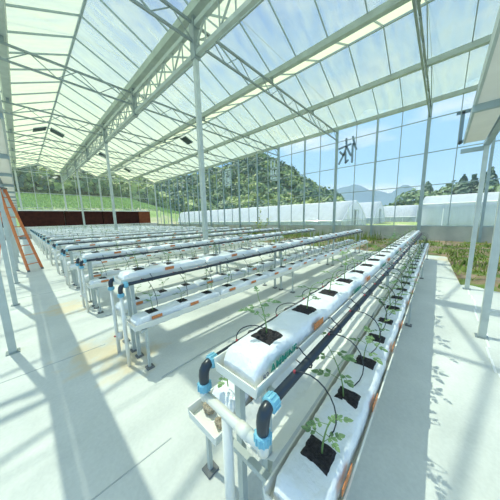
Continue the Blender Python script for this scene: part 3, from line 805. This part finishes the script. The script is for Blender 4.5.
# forest: blobs of leaf clumps
def crown(mb, x, y, z, r_, h, g, n=60, cone=False, ls=.35):
    for i in range(n):
        ph = math.acos(g.uniform(-.35, 1)); th = g.uniform(0, 6.28)
        k = g.uniform(.75, 1.0)
        if cone:
            r_2 = r_
            q = g.random()**.7; rr = r_*q*g.uniform(.7, 1); p = Vector((x+rr*math.cos(th), y+rr*math.sin(th), z+h*(1-q)*1.0+g.uniform(-.1, .1)))
            nn = Vector((math.cos(th), math.sin(th), .5))
        else:
            nn = Vector((math.sin(ph)*math.cos(th), math.sin(ph)*math.sin(th), math.cos(ph)))
            q = 1+.3*noise.noise(nn*2+Vector((x, y, 0)))
            p = Vector((x+nn.x*r_*k*q, y+nn.y*r_*k*q, z+h*.5+nn.z*h*.5*k*q))
        a = nn.orthogonal().normalized(); b = nn.cross(a); s_ = ls*g.uniform(.6, 1.4)
        t_ = g.uniform(0, 6.28); a, b = a*math.cos(t_)+b*math.sin(t_), b*math.cos(t_)-a*math.sin(t_)
        a = a+nn*g.uniform(-.5, .5); b = b+nn*g.uniform(-.5, .5)
        mb.add([p-a*s_, p+b*s_*.8+nn*s_*.2, p+a*s_, p-b*s_*.8], [(0, 1, 2), (0, 2, 3)])
fg = random.Random(11); fr = MB()
cnt = 0
while cnt < 2100:
    th = math.radians(fg.uniform(17, 112)); r_ = fg.uniform(64, 132)
    x, y = r_*math.cos(th), r_*math.sin(th)
    if x < 34 and y < 61: continue
    if math.degrees(th) < 60 and elev(math.degrees(th)) < .03: continue
    z = terr(x, y); rr = fg.uniform(1.6, 3.0)
    fr.cur = fg.choice((0, 0, 1, 2, 2)) if noise.noise((x*.05, y*.05, 4)) < .1 else fg.choice((0, 1, 1, 2))
    crown(fr, x, y, z-.3, rr, rr*fg.uniform(1.7, 2.3), fg, 60, False, rr*.22); cnt += 1
for i in range(260):    # front edge of the wood behind the terrace
    x = fg.uniform(-18, 40); y = fg.uniform(60, 68); rr = fg.uniform(1.8, 3.2)
    fr.cur = fg.choice((0, 1, 1, 1, 2))
    crown(fr, x, y, terr(x, y)-.4, rr, rr*fg.uniform(1.6, 2.6), fg, 80, False, rr*.2)
stuff(fr.build('forest', [M['forest'], M['forest2'], M['forest3']]), 'dense mixed green forest covering the hillside behind the greenhouse', 'forest')
# far mountains
mt = MB()
mp_ = [(-40, .07), (-20, .05), (-8, .05), (-3, .045), (2, .07), (6.6, .113), (9.2, .088), (12, .10), (16.3, .133), (19, .125), (22, .10), (28, .12), (40, .1), (60, .08)]
def mel(th):
    for (a, va), (b, vb) in zip(mp_[:-1], mp_[1:]):
        if a <= th <= b: k = (th-a)/(b-a); k = k*k*(3-2*k); return va+(vb-va)*k
    return .05
def mfn(u_, v_):
    th = -40+u_*100; r_ = 900+v_*1100; q = math.sin(v_*PI)
    e = mel(th)*(1+.06*noise.noise((th*.35, v_*3, 0))+.03*noise.noise((th*1.6, v_*6, 2)))
    a = math.radians(th); return (r_*math.cos(a), r_*math.sin(a), -5+q**.8*e*1400)
mt.grid(mfn, 260, 24)
struct(mt.build('ground_mountain_range', M['mount']))
# individual trees right of the wall post
tg = random.Random(5)
tl = [(62, 5.2, 3.2, 7.5, 0, 'rounded tree at the left end of the tree line beyond the polytunnels'), (66, 3.2, 2.4, 9.0, 1, 'pointed dark conifer just right of the thick wall post'),
      (64, 1.2, 3.4, 7.0, 0, 'broad dark tree right of the first pointed conifer'), (66, -.8, 2.2, 8.2, 0, 'middle rounded tree of the tree line'),
      (64, -2.6, 2.0, 9.3, 1, 'pointed conifer in the middle of the tree line'), (67, -4.3, 2.2, 9.2, 1, 'pointed conifer next to the tallest tree'),
      (65, -6.3, 2.6, 10.2, 1, 'tallest conifer of the tree line, left of the nearest posts'), (62, -8.4, 3.2, 7.0, 0, 'dark rounded tree hidden behind the steel posts'),
      (60, -10.8, 3.8, 7.8, 0, 'broad tree right of the steel posts'), (60, -14.5, 4.2, 8.0, 0, 'rightmost broad tree of the tree line'),
      (61, 7.2, 2.6, 4.4, 2, 'light green low bush at the foot of the tree line'), (61.5, 3.9, 2.8, 4.6, 2, 'light green bush below the pointed conifer'),
      (56, -.5, 3.0, 4.2, 2, 'light green bush behind the right polytunnel'), (56, -4.5, 2.6, 4.4, 0, 'low green tree in front of the conifers'),
      (60, 8.6, 2.4, 4.4, 0, 'small dark tree where the tree line meets the far mountains')]
for (x, y, r_, h, kd, lab) in tl:
    o = thing('conifer' if kd == 1 else 'broadleaf_tree' if kd == 0 else 'bush', lab, 'tree' if kd < 2 else 'bush', (x, y, terr(x, y)-.1), 'tree line beyond the glass wall')
    r_ *= 1.25
    mb = MB()
    crown(mb, 0, 0, h*.15 if kd == 1 else .4, r_*(1.25 if kd == 1 else 1), h*.85 if kd == 1 else h-.5, tg, 420 if kd != 1 else 520, kd == 1, .42)
    mb.build('crown', M['forest3'] if kd == 1 else M['forest'] if kd == 0 else M['forest2'], o)
    MB().tube([(0, 0, -.2), (0, 0, h*.6)], [.22, .1], 7).build('trunk', M['bark'], o)

# polytunnels
def tunnel(cx, cy, width, length, hgt, wall, rz, lab, door=True):
    o = thing('polytunnel', lab, 'polytunnel', (cx, cy, terr(cx, cy)), 'white polytunnels outside', rz)
    w2 = width/2
    def arc(k):
        if k < .18: q = k/.18; return (-w2*(1-.02*q), wall*q)
        if k > .82: q = (1-k)/.18; return (w2*(1-.02*q), wall*q)
        q = (k-.18)/.64; a = PI*(1-q)
        x = w2*.98*math.cos(a); return (x, wall+(hgt-wall)*(1-abs(math.cos(a))**1.5))
    def fn(u_, v_):
        x, z = arc(v_); return (x, u_*length, z)
    c_ = MB().grid(fn, max(6, int(length/1.5)), 28).build('cover', M['poly'], o); sm = c_.modifiers.new('thickness', 'SOLIDIFY'); sm.thickness = .01
    pr = [arc(j/28) for j in range(29)]
    for yy in (0, length):
        MB().add([(x, yy, z) for x, z in pr], [tuple(range(29))]).build('gable', M['poly'], o)
    hp = MB(); k = 0
    while k <= length:
        hp.tube([(x, k, z-.03) for x, z in pr[::2]], .03, 4); k += 2.0
    hp.tube([(0, 0, hgt), (0, length, hgt)], .03, 4); hp.tube([(-w2*.99, 0, wall), (-w2*.99, length, wall)], .03, 4)
    hp.build('hoops', M['white'], o)
    if door:
        d = MB(); dw = .75
        for x in (-dw, dw, 0): d.bar((x, -.03, 0), (x, -.03, hgt*.68), .07)
        d.bar((-dw, -.03, hgt*.68), (dw, -.03, hgt*.68), .07)
        d.build('door_frame', M['post'], o)
        MB().box(-dw, 0, -.02, 0, .05, hgt*.66).build('door', M['sack'], o)
        g_ = MB()
        for x in (-w2*.6, w2*.6): g_.bar((x, -.03, 0), (x, -.03, hgt*.8), .06)
        g_.bar((-w2, -.03, wall), (w2, -.03, wall), .06); g_.build('gable_frame', M['white'], o)
    # crop inside
    cr_ = MB()
    for i in range(int(length*14)):
        blade(cr_, rnd.uniform(-w2+.2, w2-.2), rnd.uniform(.2, length-.2), 0, rnd.uniform(.4, 1.0), rnd.uniform(0, 6.3), .15, .12)
    cr_.build('crop', M['weed'], o)['kind'] = 'stuff'
tunnel(25.8, 7.3, 9.0, 62, 3.08, .95, 0, 'long white polytunnel with a door in its gable, left of the tall wall posts')
tunnel(43, 8.2, 9, 30, 3.7, 1.0, 0, 'smaller white polytunnel just right of the doored gable')
tunnel(53, 3.7, 6, 26, 3.2, 1.0, 0, 'distant pale polytunnel low in front of the green trees')
tunnel(29, -26, 9, 27.5, 3.2, 2.3, 0, 'large clear polytunnel behind the right posts with green crop inside', False)
# thin blue air between the tree line and the mountains
m, t, p, o = nt('air'); t.nodes.remove(p)
vs = t.nodes.new('ShaderNodeVolumeScatter'); vs.inputs['Color'].default_value = (.42, .66, 1, 1); vs.inputs['Density'].default_value = .0014
t.links.new(vs.outputs[0], o.inputs['Volume'])
o = MB().box(300, 880, -420, 620, -20, 400).build('haze', m)
stuff(o, 'thin blue haze lying in front of the far mountains', 'haze')
